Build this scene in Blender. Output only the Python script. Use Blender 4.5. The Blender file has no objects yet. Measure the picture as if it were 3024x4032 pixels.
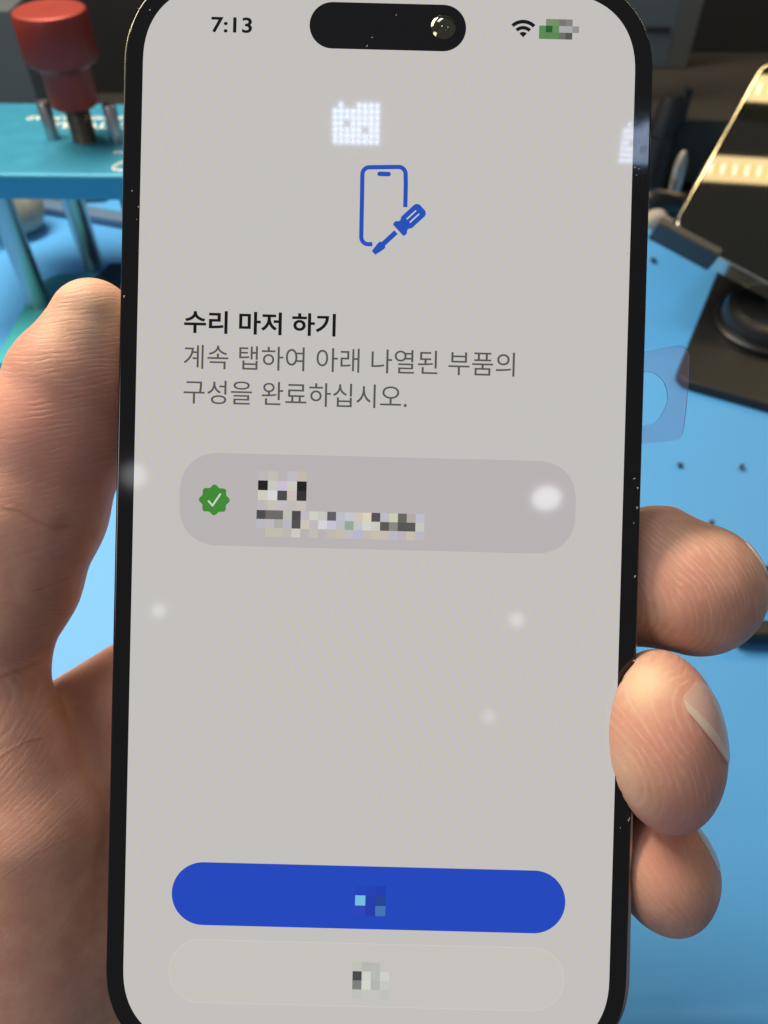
import bpy, bmesh, math, random
import numpy as np
from mathutils import Matrix, Vector

random.seed(4)
rng = np.random.default_rng(7)
scene = bpy.context.scene
COL = scene.collection
MM = 0.001

# ------------------------------------------------------------------ camera
FPX = 3028.0                       # focal length in pixels of a 3024 x 4032 frame
PITCH = math.radians(48.0)         # camera looks down by this much
CAM_H = 190.0                      # mm above the mat
R_ = np.array([1.0, 0, 0])
F_ = np.array([0, math.cos(PITCH), -math.sin(PITCH)])
U_ = np.array([0, math.sin(PITCH), math.cos(PITCH)])
C_ = np.array([0, 0, CAM_H])


def ray(px, py):
    return (px - 1512) / FPX * R_ - (py - 2016) / FPX * U_ + F_


def at_depth(px, py, d):
    return C_ + d * ray(px, py)


def at_z(px, py, z):
    r = ray(px, py)
    return C_ + r * ((z - CAM_H) / r[2])


def at_y(px, py, y):
    r = ray(px, py)
    return C_ + r * (y / r[1])


cam_data = bpy.data.cameras.new("camera")
cam = bpy.data.objects.new("camera", cam_data)
COL.objects.link(cam)
cam_data.sensor_fit = 'VERTICAL'
cam_data.sensor_height = 34.62
cam_data.sensor_width = 25.97
cam_data.lens = 26.0
cam_data.clip_start = 0.002
cam_data.clip_end = 20.0
M = Matrix((R_.tolist(), U_.tolist(), (-F_).tolist())).transposed().to_4x4()
M.translation = Vector((C_ * MM).tolist())
cam.matrix_world = M
cam_data.dof.use_dof = True
cam_data.dof.focus_distance = 0.1022
cam_data.dof.aperture_fstop = 27.0
scene.camera = cam

# ------------------------------------------------------------------ world, lamps, exposure
world = bpy.data.worlds.new("World")
scene.world = world
world.use_nodes = True
bg = world.node_tree.nodes["Background"]
bg.inputs[0].default_value = (0.97, 0.96, 1.0, 1)
bg.inputs[1].default_value = 0.19

scene.view_settings.view_transform = 'Standard'
scene.view_settings.look = 'None'
scene.view_settings.exposure = 0.0
scene.view_settings.gamma = 1.0
scene.view_settings.use_curve_mapping = False
scene.render.engine = 'CYCLES'
scene.cycles.use_denoising = True
scene.cycles.max_bounces = 8
scene.cycles.transparent_max_bounces = 12
scene.cycles.sample_clamp_indirect = 4.0


def area_lamp(name, loc, target, sx, sy, power, color):
    d = bpy.data.lights.new(name, 'AREA')
    d.shape = 'RECTANGLE'
    d.size, d.size_y = sx * MM, sy * MM
    d.energy = power
    d.color = color
    o = bpy.data.objects.new(name, d)
    o.location = Vector(loc) * MM
    o.rotation_euler = (Vector(target) - Vector(loc)).to_track_quat('-Z', 'Y').to_euler()
    COL.objects.link(o)
    return o


area_lamp("bench_lamp", (-215, 330, 400), (-20, 140, 80), 300, 90, 3.3, (1.0, 0.84, 0.63))
area_lamp("ceiling_lamp", (-130, 380, 800), (20, 200, 0), 320, 160, 1.3, (0.84, 0.93, 1.0))
area_lamp("side_fill", (-250, -70, 270), (-20, 110, 110), 130, 90, 0.25, (1.0, 0.92, 0.86))  # added fill from the left front, no real lamp: lifts the dim thumb and palm


# ------------------------------------------------------------------ helpers
def tag(o, label=None, cat=None, group=None, kind=None):
    if label: o['label'] = label
    if cat: o['category'] = cat
    if group: o['group'] = group
    if kind: o['kind'] = kind
    return o


def thing(name, loc, label, cat, group=None, rot=None):
    o = bpy.data.objects.new(name, None)
    o.empty_display_size = 0.01
    if rot is not None:
        m = rot.to_4x4()
        m.translation = Vector(loc) * MM
        o.matrix_world = m
    else:
        o.location = Vector(loc) * MM
    COL.objects.link(o)
    return tag(o, label, cat, group)


def origin_of(parent):
    p = np.zeros(3)
    while parent is not None:
        p = p + np.array(parent.location) / MM
        parent = parent.parent
    return p


def add_mesh(name, verts, faces, mat, parent=None, smooth=False, local=False):
    """verts in mm; world coordinates unless local (then in the parent's frame)."""
    v = np.asarray(verts, dtype=float)
    if parent is not None and not local:
        v = v - origin_of(parent)
    me = bpy.data.meshes.new(name)
    me.from_pydata((v * MM).tolist(), [], faces)
    me.update()
    if smooth:
        me.polygons.foreach_set('use_smooth', [True] * len(me.polygons))
    if mat is not None:
        me.materials.append(mat)
    o = bpy.data.objects.new(name, me)
    COL.objects.link(o)
    if parent is not None:
        o.parent = parent
    return o


class MB:
    """collects shapes of one part"""
    def __init__(self):
        self.v, self.f = [], []

    def add(self, v, f):
        n = len(self.v)
        self.v += [tuple(x) for x in v]
        self.f += [tuple(i + n for i in q) for q in f]
        return self

    def box(self, c, s, bev=0.0, rot=None, seg=2):
        bm = bmesh.new()
        bmesh.ops.create_cube(bm, size=1.0)
        for vv in bm.verts:
            vv.co = Vector((vv.co.x * s[0], vv.co.y * s[1], vv.co.z * s[2]))
        if bev > 0:
            bmesh.ops.bevel(bm, geom=bm.edges[:], offset=bev, segments=seg, profile=0.5, affect='EDGES')
        bm.verts.ensure_lookup_table()
        bm.verts.index_update()
        rot = rot or Matrix.Identity(3)
        vs = [tuple(rot @ x.co + Vector(c)) for x in bm.verts]
        fs = [[x.index for x in q.verts] for q in bm.faces]
        bm.free()
        return self.add(vs, fs)

    def lathe(self, c, prof, n=48, rot=None, teeth=None, cap=True):
        """prof: list of (r, z) bottom to top around +z"""
        rot = rot or Matrix.Identity(3)
        vs, fs = [], []
        for (r, z) in prof:
            for k in range(n):
                a = 2 * math.pi * k / n
                rr = r
                if teeth and teeth(z):
                    rr = r * (1 - 0.035 * (k % 2))
                vs.append(tuple(rot @ Vector((rr * math.cos(a), rr * math.sin(a), z)) + Vector(c)))
        m = len(prof)
        for i in range(m - 1):
            for k in range(n):
                k2 = (k + 1) % n
                fs.append((i * n + k, i * n + k2, (i + 1) * n + k2, (i + 1) * n + k))
        if cap:
            fs.append(tuple(reversed(range(n))))
            fs.append(tuple((m - 1) * n + k for k in range(n)))
        return self.add(vs, fs)

    def prism(self, outline, z0, z1, bev=0.0):
        """outline list of (x, y) counter-clockwise, extruded z0..z1, top rim chamfered"""
        n = len(outline)
        o = np.array(outline, float)
        rings = [(o, z0)]
        if bev > 0:
            for k in range(1, 5):
                a = k / 4 * math.pi / 2
                if k == 1:
                    rings.append((o, z1 - bev))
                rings.append((inset(o, bev * (1 - math.cos(a))), z1 - bev + bev * math.sin(a)))
        else:
            rings.append((o, z1))
        vs, fs = [], []
        for (q, z) in rings:
            vs += [(x, y, z) for x, y in q]
        for i in range(len(rings) - 1):
            for k in range(n):
                k2 = (k + 1) % n
                fs.append((i * n + k, i * n + k2, (i + 1) * n + k2, (i + 1) * n + k))
        fs.append(tuple(reversed(range(n))))
        fs.append(tuple((len(rings) - 1) * n + k for k in range(n)))
        return self.add(vs, fs)

    def tube(self, pts, r, n=14):
        pts = [Vector(p) for p in pts]
        rs = r if isinstance(r, (list, tuple)) else [r] * len(pts)
        vs, fs = [], []
        up = Vector((0.31, 0.2, 0.93))
        for i, p in enumerate(pts):
            t = (pts[min(i + 1, len(pts) - 1)] - pts[max(i - 1, 0)]).normalized()
            a = t.cross(up).normalized()
            b = t.cross(a)
            for k in range(n):
                th = 2 * math.pi * k / n
                vs.append(tuple(p + rs[i] * (math.cos(th) * a + math.sin(th) * b)))
        for i in range(len(pts) - 1):
            for k in range(n):
                k2 = (k + 1) % n
                fs.append((i * n + k, i * n + k2, (i + 1) * n + k2, (i + 1) * n + k))
        fs.append(tuple(reversed(range(n))))
        fs.append(tuple((len(pts) - 1) * n + k for k in range(n)))
        return self.add(vs, fs)

    def build(self, name, mat, parent=None, smooth=False, local=False, xf=None):
        v = np.array(self.v, float)
        if xf is not None:
            v = np.array([tuple(xf @ Vector(p)) for p in self.v])
        o = add_mesh(name, v, self.f, mat, parent, smooth, local)
        if smooth:
            shade_by_angle(o.data)
        return o


def shade_by_angle(me, deg=40):
    bm = bmesh.new()
    bm.from_mesh(me)
    lim = math.radians(deg)
    for f in bm.faces:
        if len(f.verts) > 8:
            f.smooth = False
    for e in bm.edges:
        if len(e.link_faces) == 2:
            e.smooth = e.calc_face_angle(0) < lim
    bm.to_mesh(me)
    bm.free()


def inset(o, d):
    n = len(o)
    p, q = np.roll(o, 1, 0), np.roll(o, -1, 0)
    t = q - p
    t /= np.linalg.norm(t, axis=1)[:, None] + 1e-12
    return o + d * np.stack([-t[:, 1], t[:, 0]], 1)


def squircle(w, h, r, n=14, k=2.0, cx=0.0, cy=0.0):
    """rounded rectangle, counter-clockwise; k > 2 gives a smoother corner"""
    pts = []
    for (sx, sy, a0) in ((1, 1, 0), (-1, 1, 90), (-1, -1, 180), (1, -1, 270)):
        for i in range(n + 1):
            a = math.radians(a0 + 90 * i / n)
            c, s = math.cos(a), math.sin(a)
            x = math.copysign(abs(c) ** (2 / k), c) * r
            y = math.copysign(abs(s) ** (2 / k), s) * r
            pts.append((cx + sx * (w / 2 - r) + x, cy + sy * (h / 2 - r) + y))
    return pts


# ------------------------------------------------------------------ materials
def new_mat(name):
    m = bpy.data.materials.new(name)
    m.use_nodes = True
    nt = m.node_tree
    return m, nt, nt.nodes["Principled BSDF"]


def setp(b, **kw):
    for k, v in kw.items():
        b.inputs[k.replace('_', ' ')].default_value = v


def plain(name, color, rough=0.5, metal=0.0, spec=0.5, var=0.12, scale=60.0, bump=0.0, bscale=400.0, coat=0.0):
    """principled with soft mottling and grain so that no surface is perfectly flat"""
    m, nt, b = new_mat(name)
    setp(b, Roughness=rough, Metallic=metal)
    b.inputs['Specular IOR Level'].default_value = spec
    if coat:
        b.inputs['Coat Weight'].default_value = coat
    tc = nt.nodes.new('ShaderNodeTexCoord')
    nz = nt.nodes.new('ShaderNodeTexNoise')
    nz.inputs['Scale'].default_value = scale
    nz.inputs['Detail'].default_value = 5
    nt.links.new(tc.outputs['Object'], nz.inputs['Vector'])
    mx = nt.nodes.new('ShaderNodeMix')
    mx.data_type = 'RGBA'
    c = np.array(color)
    mx.inputs[6].default_value = (*np.clip(c * (1 - var), 0, 1), 1)
    mx.inputs[7].default_value = (*np.clip(c * (1 + var), 0, 1), 1)
    nt.links.new(nz.outputs['Fac'], mx.inputs[0])
    nt.links.new(mx.outputs[2], b.inputs['Base Color'])
    mr = nt.nodes.new('ShaderNodeMapRange')
    mr.inputs[3].default_value = max(rough - 0.08, 0.02)
    mr.inputs[4].default_value = min(rough + 0.08, 1)
    nt.links.new(nz.outputs['Fac'], mr.inputs[0])
    nt.links.new(mr.outputs[0], b.inputs['Roughness'])
    if bump:
        n2 = nt.nodes.new('ShaderNodeTexNoise')
        n2.inputs['Scale'].default_value = bscale
        n2.inputs['Detail'].default_value = 4
        nt.links.new(tc.outputs['Object'], n2.inputs['Vector'])
        bp = nt.nodes.new('ShaderNodeBump')
        bp.inputs['Strength'].default_value = 1.0
        bp.inputs['Distance'].default_value = bump * MM
        nt.links.new(n2.outputs['Fac'], bp.inputs['Height'])
        nt.links.new(bp.outputs[0], b.inputs['Normal'])
    return m


def srgb(*c):
    return tuple(((x / 255 + 0.055) / 1.055) ** 2.4 if x > 10 else x / 255 / 12.92 for x in c)


def lit_screen(name, color, strength=1.0, moire=0.0):
    """a lit display area under glass: it gives off light and mirrors the room a little"""
    m, nt, b = new_mat(name)
    setp(b, Roughness=0.045)
    b.inputs['Base Color'].default_value = (0.004, 0.004, 0.005, 1)
    b.inputs['Emission Color'].default_value = (*color, 1)
    b.inputs['Emission Strength'].default_value = strength
    if moire:
        # the diagonal lilac and yellow bands that the pixel grid shows
        tc = nt.nodes.new('ShaderNodeTexCoord')
        nz = nt.nodes.new('ShaderNodeTexNoise')
        nz.inputs['Scale'].default_value = 22
        nz.inputs['Detail'].default_value = 1
        wv = nt.nodes.new('ShaderNodeTexWave')
        wv.bands_direction = 'X'
        wv.inputs['Scale'].default_value = 230
        wv.inputs['Distortion'].default_value = 1.6
        wv.inputs['Detail'].default_value = 1.0
        wv.inputs['Detail Scale'].default_value = 0.06
        mp = nt.nodes.new('ShaderNodeMapping')
        mp.inputs['Rotation'].default_value = (0, 0, math.radians(-30))
        nt.links.new(tc.outputs['Object'], mp.inputs[0])
        nt.links.new(mp.outputs[0], wv.inputs['Vector'])
        nt.links.new(tc.outputs['Object'], nz.inputs['Vector'])
        mask = nt.nodes.new('ShaderNodeMapRange')
        mask.inputs[1].default_value = 0.42
        mask.inputs[2].default_value = 0.62
        mask.inputs[3].default_value = 0.0
        mask.inputs[4].default_value = moire
        nt.links.new(nz.outputs['Fac'], mask.inputs[0])
        c = np.array(color)
        band = nt.nodes.new('ShaderNodeMix')
        band.data_type = 'RGBA'
        band.inputs[6].default_value = (*(c * (1.05, 1.03, 0.84)), 1)
        band.inputs[7].default_value = (*(c * (1.0, 0.97, 1.12)), 1)
        nt.links.new(wv.outputs['Fac'], band.inputs[0])
        mx = nt.nodes.new('ShaderNodeMix')
        mx.data_type = 'RGBA'
        mx.inputs[6].default_value = (*c, 1)
        nt.links.new(mask.outputs[0], mx.inputs[0])
        nt.links.new(band.outputs[2], mx.inputs[7])
        nt.links.new(mx.outputs[2], b.inputs['Emission Color'])
    return m


def glow(name, color, strength):
    m = bpy.data.materials.new(name)
    m.use_nodes = True
    nt = m.node_tree
    nt.nodes.clear()
    e = nt.nodes.new('ShaderNodeEmission')
    e.inputs[0].default_value = (*color, 1)
    e.inputs[1].default_value = strength
    o = nt.nodes.new('ShaderNodeOutputMaterial')
    nt.links.new(e.outputs[0], o.inputs[0])
    return m


M_mat = plain("mat_silicone", (0.085, 0.375, 0.80), 0.55, var=0.05, scale=9, bump=0.05, bscale=900)
M_wall = plain("dark_wall", (0.009, 0.010, 0.012), 0.8)
M_teal = plain("anodised_teal", (0.034, 0.255, 0.41), 0.45, metal=0.3, var=0.06, scale=120, bump=0.012, bscale=3000)
M_dark_teal = plain("dark_teal", (0.02, 0.06, 0.085), 0.45, metal=0.4)
M_red = plain("anodised_red", (0.26, 0.038, 0.028), 0.45, metal=0.3, spec=0.3, var=0.1, bump=0.02, bscale=2500)
M_steel = plain("brushed_steel", (0.45, 0.46, 0.47), 0.3, metal=1.0, var=0.1)
M_thread = plain("oiled_thread", (0.12, 0.11, 0.09), 0.4, metal=0.8, var=0.2)
M_print = plain("white_print", (0.78, 0.76, 0.66), 0.6, var=0.08)
M_black_glass = plain("black_glass", (0.004, 0.004, 0.005), 0.03, var=0.2, scale=40, spec=0.5)
M_black_glass.node_tree.nodes["Principled BSDF"].inputs['Roughness'].default_value = 0.03
M_frame = plain("polished_steel", (0.42, 0.39, 0.34), 0.2, metal=1.0, var=0.1)
M_black = plain("black_plastic", (0.011, 0.011, 0.012), 0.5, var=0.25, bump=0.03)
M_black_gloss = plain("black_gloss_plastic", (0.012, 0.012, 0.011), 0.34, var=0.2)
M_holder = plain("painted_metal", (0.055, 0.058, 0.062), 0.45, metal=0.2)
M_rim = plain("polished_rim", (0.72, 0.69, 0.6), 0.14, metal=1.0)
M_grey = plain("grey_card", (0.07, 0.085, 0.09), 0.8, var=0.15, scale=25)
M_brown = plain("dark_brown_board", (0.026, 0.023, 0.021), 0.7, var=0.2, scale=20)
M_crumb = plain("dark_crumb", (0.06, 0.05, 0.045), 0.8)
M_beige = plain("beige_scrap", (0.40, 0.34, 0.27), 0.6, var=0.3)
M_bag = plain("crumpled_bag", (0.30, 0.32, 0.26), 0.35, var=0.35, scale=80)


# ------------------------------------------------------------------ setting
def sheet(name, x0, x1, y0, y1, z, mat, nx=2, ny=2, zf=None):
    vs, fs = [], []
    for j in range(ny):
        for i in range(nx):
            x = x0 + (x1 - x0) * i / (nx - 1)
            y = y0 + (y1 - y0) * j / (ny - 1)
            vs.append((x, y, z + (zf(x, y) if zf else 0)))
    for j in range(ny - 1):
        for i in range(nx - 1):
            a = j * nx + i
            fs.append((a, a + 1, a + nx + 1, a + nx))
    return add_mesh(name, vs, fs, mat, smooth=zf is not None)


tag(sheet("table", -900, 900, -500, 700, -4.0, plain("table_top", (0.05, 0.045, 0.04), 0.5)), kind='structure')
# the mat has moulded ridges near its front edge and lies in shallow waves


def mat_h(x, y):
    h = 0.25 * math.sin(x * 0.021 + 1) * math.sin(y * 0.019)
    h += 1.1 * math.exp(-((y - 26 - 0.03 * x) / 1.3) ** 2)
    h += 0.9 * math.exp(-((y - 31.5 - 0.02 * x) / 1.0) ** 2) * (1 if 40 < x < 64 else 0.15)
    return h


mt = sheet("work_mat", -330, 330, -160, 392, 0.0, M_mat, 331, 277, mat_h)
tag(mt, kind='structure')
add = MB().box((0, 560, 260), (1800, 20, 900)).build("wall", M_wall)
tag(add, kind='structure')

# ------------------------------------------------------------------ teal press
PZ = 65.0
press = thing("screen_press", (-110, 280, 0), "teal metal press with a red knurled knob standing on the blue mat", "press")
base_o = [(-152, 243), (-52, 243), (-52, 308), (-143, 308), (-149, 304), (-152, 297)]
MB().prism(base_o, 0.05, 7, 1.0).build("base_plate", plain("anodised_green_teal", (0.06, 0.46, 0.50), 0.45, metal=0.3, var=0.06), press)
top_o = [(-171, 277.6), (-48, 275.2), (-48, 341.5), (-171, 344.5)]
tp = MB().prism(top_o, PZ - 9.2, PZ, 1.4).build("top_plate", M_teal, press)
for (x, y) in ((-146, 283.5), (-130.5, 313), (-62, 283.5), (-62, 313)):
    MB().lathe((x, y, 7), [(4.6, 0.01), (4.6, PZ - 16.3)], 32).build("post", M_steel, press, True)
ax, ay = -115.9, 306.8
MB().lathe((ax, ay, PZ), [(4.6, 0.02)] + [(4.6 - 0.35 * (i % 2), 0.5 + 0.55 * i) for i in range(24)] + [(4.4, 14.2)], 36
           ).build("screw", M_thread, press, True)
kb = MB().lathe((ax, ay, PZ), [(7.6, 12.6), (8.6, 13.4), (8.8, 25.0), (9.4, 26.2), (12.2, 27.8), (12.9, 28.8), (12.9, 42.4), (12.3, 43.6), (11.3, 44.0)],
                120, teeth=lambda z: 29 < z < 43).build("knob", M_red, press, True)
for (x, y) in ((-128.8, 309.0), (-103.2, 306.0)):
    MB().lathe((x, y, PZ), [(2.5, 0.02), (2.5, 12.6), (2.1, 13.2)], 24).build("guide_pin", M_steel, press, True)
MB().lathe((-100, 303, 8.2), [(9.0, 5), (7.0, 7), (7.0, 47.4)], 36).build("press_column", M_dark_teal, press, True)
MB().prism([(-126, 286), (-76, 286), (-76, 306.5), (-120, 306.5)], 7.05, 13, 0.8).build("press_pad", M_dark_teal, press)


def text_mesh(body, width, height=None, bold=0.0):
    """flat outline mesh of a line of text, lower-left at 0, scaled to the given width (mm)"""
    cu = bpy.data.curves.new("text", 'FONT')
    cu.body = body
    cu.size = 1.0
    cu.offset = bold
    cu.resolution_u = 5
    ob = bpy.data.objects.new("text", cu)
    COL.objects.link(ob)
    dg = bpy.context.evaluated_depsgraph_get()
    dg.update()
    me = bpy.data.meshes.new_from_object(ob.evaluated_get(dg))
    v = np.array([x.co[:] for x in me.vertices])
    f = [tuple(p.vertices) for p in me.polygons]
    bpy.data.objects.remove(ob)
    bpy.data.curves.remove(cu)
    bpy.data.meshes.remove(me)
    mn, mxx = v.min(0), v.max(0)
    v = v - mn
    s = width / (mxx[0] - mn[0])
    sy = s if height is None else height / (mxx[1] - mn[1])
    v[:, 0] *= s
    v[:, 1] *= sy
    return v, f


def slab(v, f, z0=0.0, t=0.02):
    """give a flat outline a small thickness so that it is a real raised print"""
    n = len(v)
    top = v.copy(); top[:, 2] = z0 + t
    bot = v.copy(); bot[:, 2] = z0
    cnt = {}
    for q in f:
        for a, b in zip(q, q[1:] + q[:1]):
            cnt[(a, b)] = cnt.get((a, b), 0) + 1
    fs = [tuple(q) for q in f] + [tuple(i + n for i in reversed(q)) for q in f]
    for (a, b) in cnt:
        if (b, a) not in cnt:
            fs.append((a, a + n, b + n, b))
    return np.vstack([top, bot]), fs


# prints on the top plate face the back of the press, so they read upside down from here
for body, x1, y, w, h in (("PRESSURE HOLDING MOULD", -95, 326.0, 50, 3.4), ("FIX TOOLS", -99, 317.5, 34, 5.4), ("www.2 uul", -86, 294.0, 16, 2.2)):
    v, f = text_mesh(body, w, h, 0.02)
    v = np.stack([x1 - v[:, 0] + (w - 40 if w > 40 else 0) * 0, y + h - v[:, 1], v[:, 2]], 1)
    v, f = slab(v, f, PZ - 0.01, 0.05)
    add_mesh("printed_text", v, f, M_print, press)
em = MB()
arc = [(-99.2 + 0 + 12.5 * (1 - math.cos(a)), 280.8 + 9.2 * math.sin(a), PZ + 0.05) for a in np.linspace(0.05, math.pi - 0.05, 24)]
em.tube(arc, 0.5, 6)
em.tube([(-99.2 + 25 * t, 281.0 - 1.2 * abs(math.sin(t * 9.4)), PZ + 0.05) for t in np.linspace(0, 1, 24)], 0.42, 6)
em.tube([(-93.0, 284.4, PZ + 0.05), (-80.5, 284.4, PZ + 0.05)], 0.42, 6)
em.tube([(-89.4, 282.0, PZ + 0.05), (-88.2, 288.0, PZ + 0.05)], 0.5, 6)
em.build("printed_emblem", M_print, press)

# ------------------------------------------------------------------ standing phone on the right
P0 = at_depth(2650, 905, 303)
P1 = at_depth(3024, 1105, 300)
uu = (P1 - P0) / np.linalg.norm(P1 - P0)
# the left rim rises square to the lower edge and passes the right picture border near its top
q1 = ray(2985, 300)
vv = ((P0 - C_) @ uu) / (q1 @ uu) * q1 - (P0 - C_)
TH = float(np.linalg.norm(vv)) + 13.0
vv /= np.linalg.norm(vv)
nn = np.cross(uu, vv)                       # faces the camera's side
TL = 122.0
rotT = Matrix((uu.tolist(), vv.tolist(), nn.tolist())).transposed()
Tc = P0 + uu * (TL / 2 - 1.0) + vv * (TH / 2 - 1.0)
tab = thing("leaning_phone", Tc, "dark switched-off phone with a pale metal rim leaning sideways in the stand", "phone", rot=rotT)
MB().prism(squircle(TL, TH, 10.5, 12, 2.3), -7.6, -0.25, 0.35).build("metal_rim", M_rim, tab, True, local=True)
tab_glass = MB().prism(squircle(TL - 1.5, TH - 1.5, 9.8, 12, 2.3), -0.3, 0.0, 0.2).build(
    "front_glass", plain("dark_glass", (0.010, 0.011, 0.009), 0.045, var=0.1), tab, True, local=True)
tab_glass.data.materials[0].node_tree.nodes["Map Range"].inputs[3].default_value = 0.02
tab_glass.data.materials[0].node_tree.nodes["Map Range"].inputs[4].default_value = 0.035

stand = thing("phone_stand", (150, 270, 0), "black plate stand with a round pivot holding the leaning phone", "stand")
ang = math.atan2(-0.45, 0.89)
rz = Matrix.Rotation(ang, 3, 'Z')
o2 = [tuple((rz @ Vector((x, y, 0)))[:2]) for x, y in squircle(92, 92, 7, 8)]
c2 = np.array([112.0, 237.0]) + np.array((rz @ Vector((46, 46, 0)))[:2])
MB().prism([(x + c2[0], y + c2[1]) for x, y in o2], 0.3, 4.2, 0.8).build("base_plate", M_black, stand, True)
pc = at_z(3035, 1275, 6)
MB().lathe((pc[0], pc[1], 4.22), [(23, 0), (23, 2.4), (22, 3.2), (20.5, 3.4), (20, 7.5), (19, 9.2), (16.5, 10)], 64).build("pivot_disc", M_black_gloss, stand, True)
# arm from the pivot up to the tray behind the phone
am = Tc - nn * 11 - vv * 14
MB().tube([(pc[0], pc[1], 12.0), (pc[0] + 2, pc[1] + 6, 24), tuple(am)], [6, 6, 5]).build("arm", M_black, stand, True)
MB().box(tuple(Tc - nn * 10.6 - vv * 8), (120, 50, 3.4), 1.2, rotT).build("back_plate", M_holder, stand)
# two L-shaped lips under the phone's lower edge
for s in (-1, 1):
    cx = s * (TL / 2 - 8)
    lp = MB()
    lp.box((cx, -TH / 2 - 1.0, -2.6), (27, 1.6, 10.4), 0.5)
    lp.box((cx, -TH / 2 + 0.1, 2.0), (27, 3.6, 1.2), 0.5)
    lp.build("holding_lip", M_holder, stand, xf=Matrix.Translation(Vector(Tc)) @ rotT.to_4x4())

# ------------------------------------------------------------------ background things, dark and out of focus
def upright(name, px0, px1, ytop, ybot, y, mat, label, cat, depth=12.0):
    """an upright slab with its front face at distance y"""
    a = at_y(px0, ytop, y); b = at_y(px1, ybot, y)
    top = at_y(px1, ytop, y)
    zt, zb = a[2], max(b[2], 0.4)
    x0, x1 = a[0], top[0]
    o = MB().box(((x0 + x1) / 2, y + depth / 2, (zt + zb) / 2), (x1 - x0, depth, zt - zb), 0.8).build(name, mat)
    return tag(o, label, cat)


upright("grey_box", -200, 38, 40, 1500, 398, M_grey, "grey upright box standing behind the teal press", "box", 60)
upright("paper_card", 2350, 2738, -200, 270, 430, M_grey, "grey blue card with a dark mark standing at the back", "card", 3)
mk = at_y(2590, 118, 429.6)
tag(MB().box(tuple(mk - np.array([0, 0.3, 0])), (12, 0.3, 2.6)).build("card_mark", M_black, bpy.data.objects["paper_card"]))
ft = at_y(2500, 470, 408); bk = at_z(2500, 205, ft[2])
tag(MB().box((190, (ft[1] + bk[1]) / 2, ft[2] / 2 + 0.2), (420, bk[1] - ft[1], ft[2] - 0.4), 1.0).build("brown_box", M_brown), "low brown box standing in the dark behind the leaning phone", "box")
cb = at_z(2700, 268, ft[2])
x0c, x1c = at_y(2350, 268, cb[1])[0], cb[0]
card_ = tag(MB().box(((x0c + x1c) / 2, cb[1], ft[2] + 40.3), (x1c - x0c, 1.2, 80), 0.3).build("paper_card", M_grey), "grey blue card with a dark mark standing on the brown box", "card")
mk = at_y(2592, 118, cb[1] - 0.75)
MB().box(tuple(mk), (9.5, 0.25, 2.6)).build("card_mark", M_black, card_)
# black clip with two raised jaws
cp = at_y(2600, 560, 405)
clip = thing("cable_clip", (cp[0], cp[1], 0.4), "black two-pronged clip standing behind the phone in front of the brown box", "clip")
b0 = np.array([cp[0], cp[1], 0])
pA, pB = at_y(2650, 370, 405), at_y(2712, 345, 405)
pM = at_y(2600, 530, 405)
MB().tube([pM, (pM + pA) / 2 + np.array([1, 0, 2]), pA], [6.5, 6.5, 4.5], 10).build("jaw", M_black, clip, True)
MB().tube([pM, (pM + pB) / 2 + np.array([3, 0, -3]), pB], [4.5, 4.0, 2.6], 10).build("jaw", M_black, clip, True)
MB().tube([(pM[0], pM[1], 0.4), tuple(pM)], [9, 7.5], 12).build("clip_body", M_black, clip, True)


def lump(name, c, s, mat, label, cat, group=None, seed=0, rough=0.35, sub=3):
    """a small irregular crumpled piece"""
    bm = bmesh.new()
    bmesh.ops.create_icosphere(bm, subdivisions=sub, radius=1)
    r = np.random.default_rng(seed)
    dirs = r.normal(size=(10, 3)); dirs /= np.linalg.norm(dirs, axis=1)[:, None]
    amp = r.uniform(-1, 1, 10)
    for v in bm.verts:
        d = np.array(v.co[:])
        k = 1 + rough * sum(a * max(0, d @ q) ** 4 for a, q in zip(amp, dirs))
        v.co = Vector((d * k * np.array(s)).tolist())
    bm.verts.ensure_lookup_table(); bm.verts.index_update()
    vs = np.array([v.co[:] for v in bm.verts]); fs = [[v.index for v in f.verts] for f in bm.faces]
    bm.free()
    vs[:, 2] -= vs[:, 2].min()
    o = add_mesh(name, vs, fs, mat, None, False)
    o.location = Vector((c[0], c[1], max(c[2], 0.3))) * MM
    return tag(o, label, cat, group)


p = at_z(20, 905, 3)
lump("crumpled_bag", (p[0], p[1], 0.4), (13, 16, 15), M_bag, "crumpled olive clear plastic bag under the teal press", "bag", seed=3, rough=0.6, sub=4)
p = at_y(180, 830, 385)
tag(MB().box((p[0], 392, 5), (62, 14, 9), 1.5, Matrix.Rotation(0.12, 3, 'Z')).build("wooden_strip", M_beige), "beige strip lying at the back edge behind the press posts", "strip")
p = at_y(250, 905, 372)
tag(MB().box((p[0] + 8, 374, 2.4), (70, 9, 4), 0.8, Matrix.Rotation(-0.32, 3, 'Z')).build("blue_ruler", plain("blue_grey", (0.10, 0.18, 0.30), 0.5)), "blue grey bar lying on the mat behind the press posts", "bar")
p = at_z(2600, 905, 4)
lump("beige_scrap", (p[0], p[1], 0.4), (7, 5, 7), M_beige, "beige crumpled scrap on the mat edge beside the leaning phone", "scrap", seed=11, rough=0.8)
p = at_z(2655, 800, 4)
lump("foil_scrap", (p[0], p[1] + 6, 0.4), (4, 3, 14), plain("foil", (0.5, 0.47, 0.42), 0.35, metal=0.6, var=0.3), "upright silvery foil scrap behind the leaning phone", "scrap", seed=12, rough=0.8)
p = at_z(2610, 830, 4)
lump("black_scrap", (p[0] - 3, p[1] + 5, 0.4), (14, 7, 9), M_black_gloss, "black crumpled wrap behind the beige scrap", "scrap", seed=15, rough=0.7)

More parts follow.
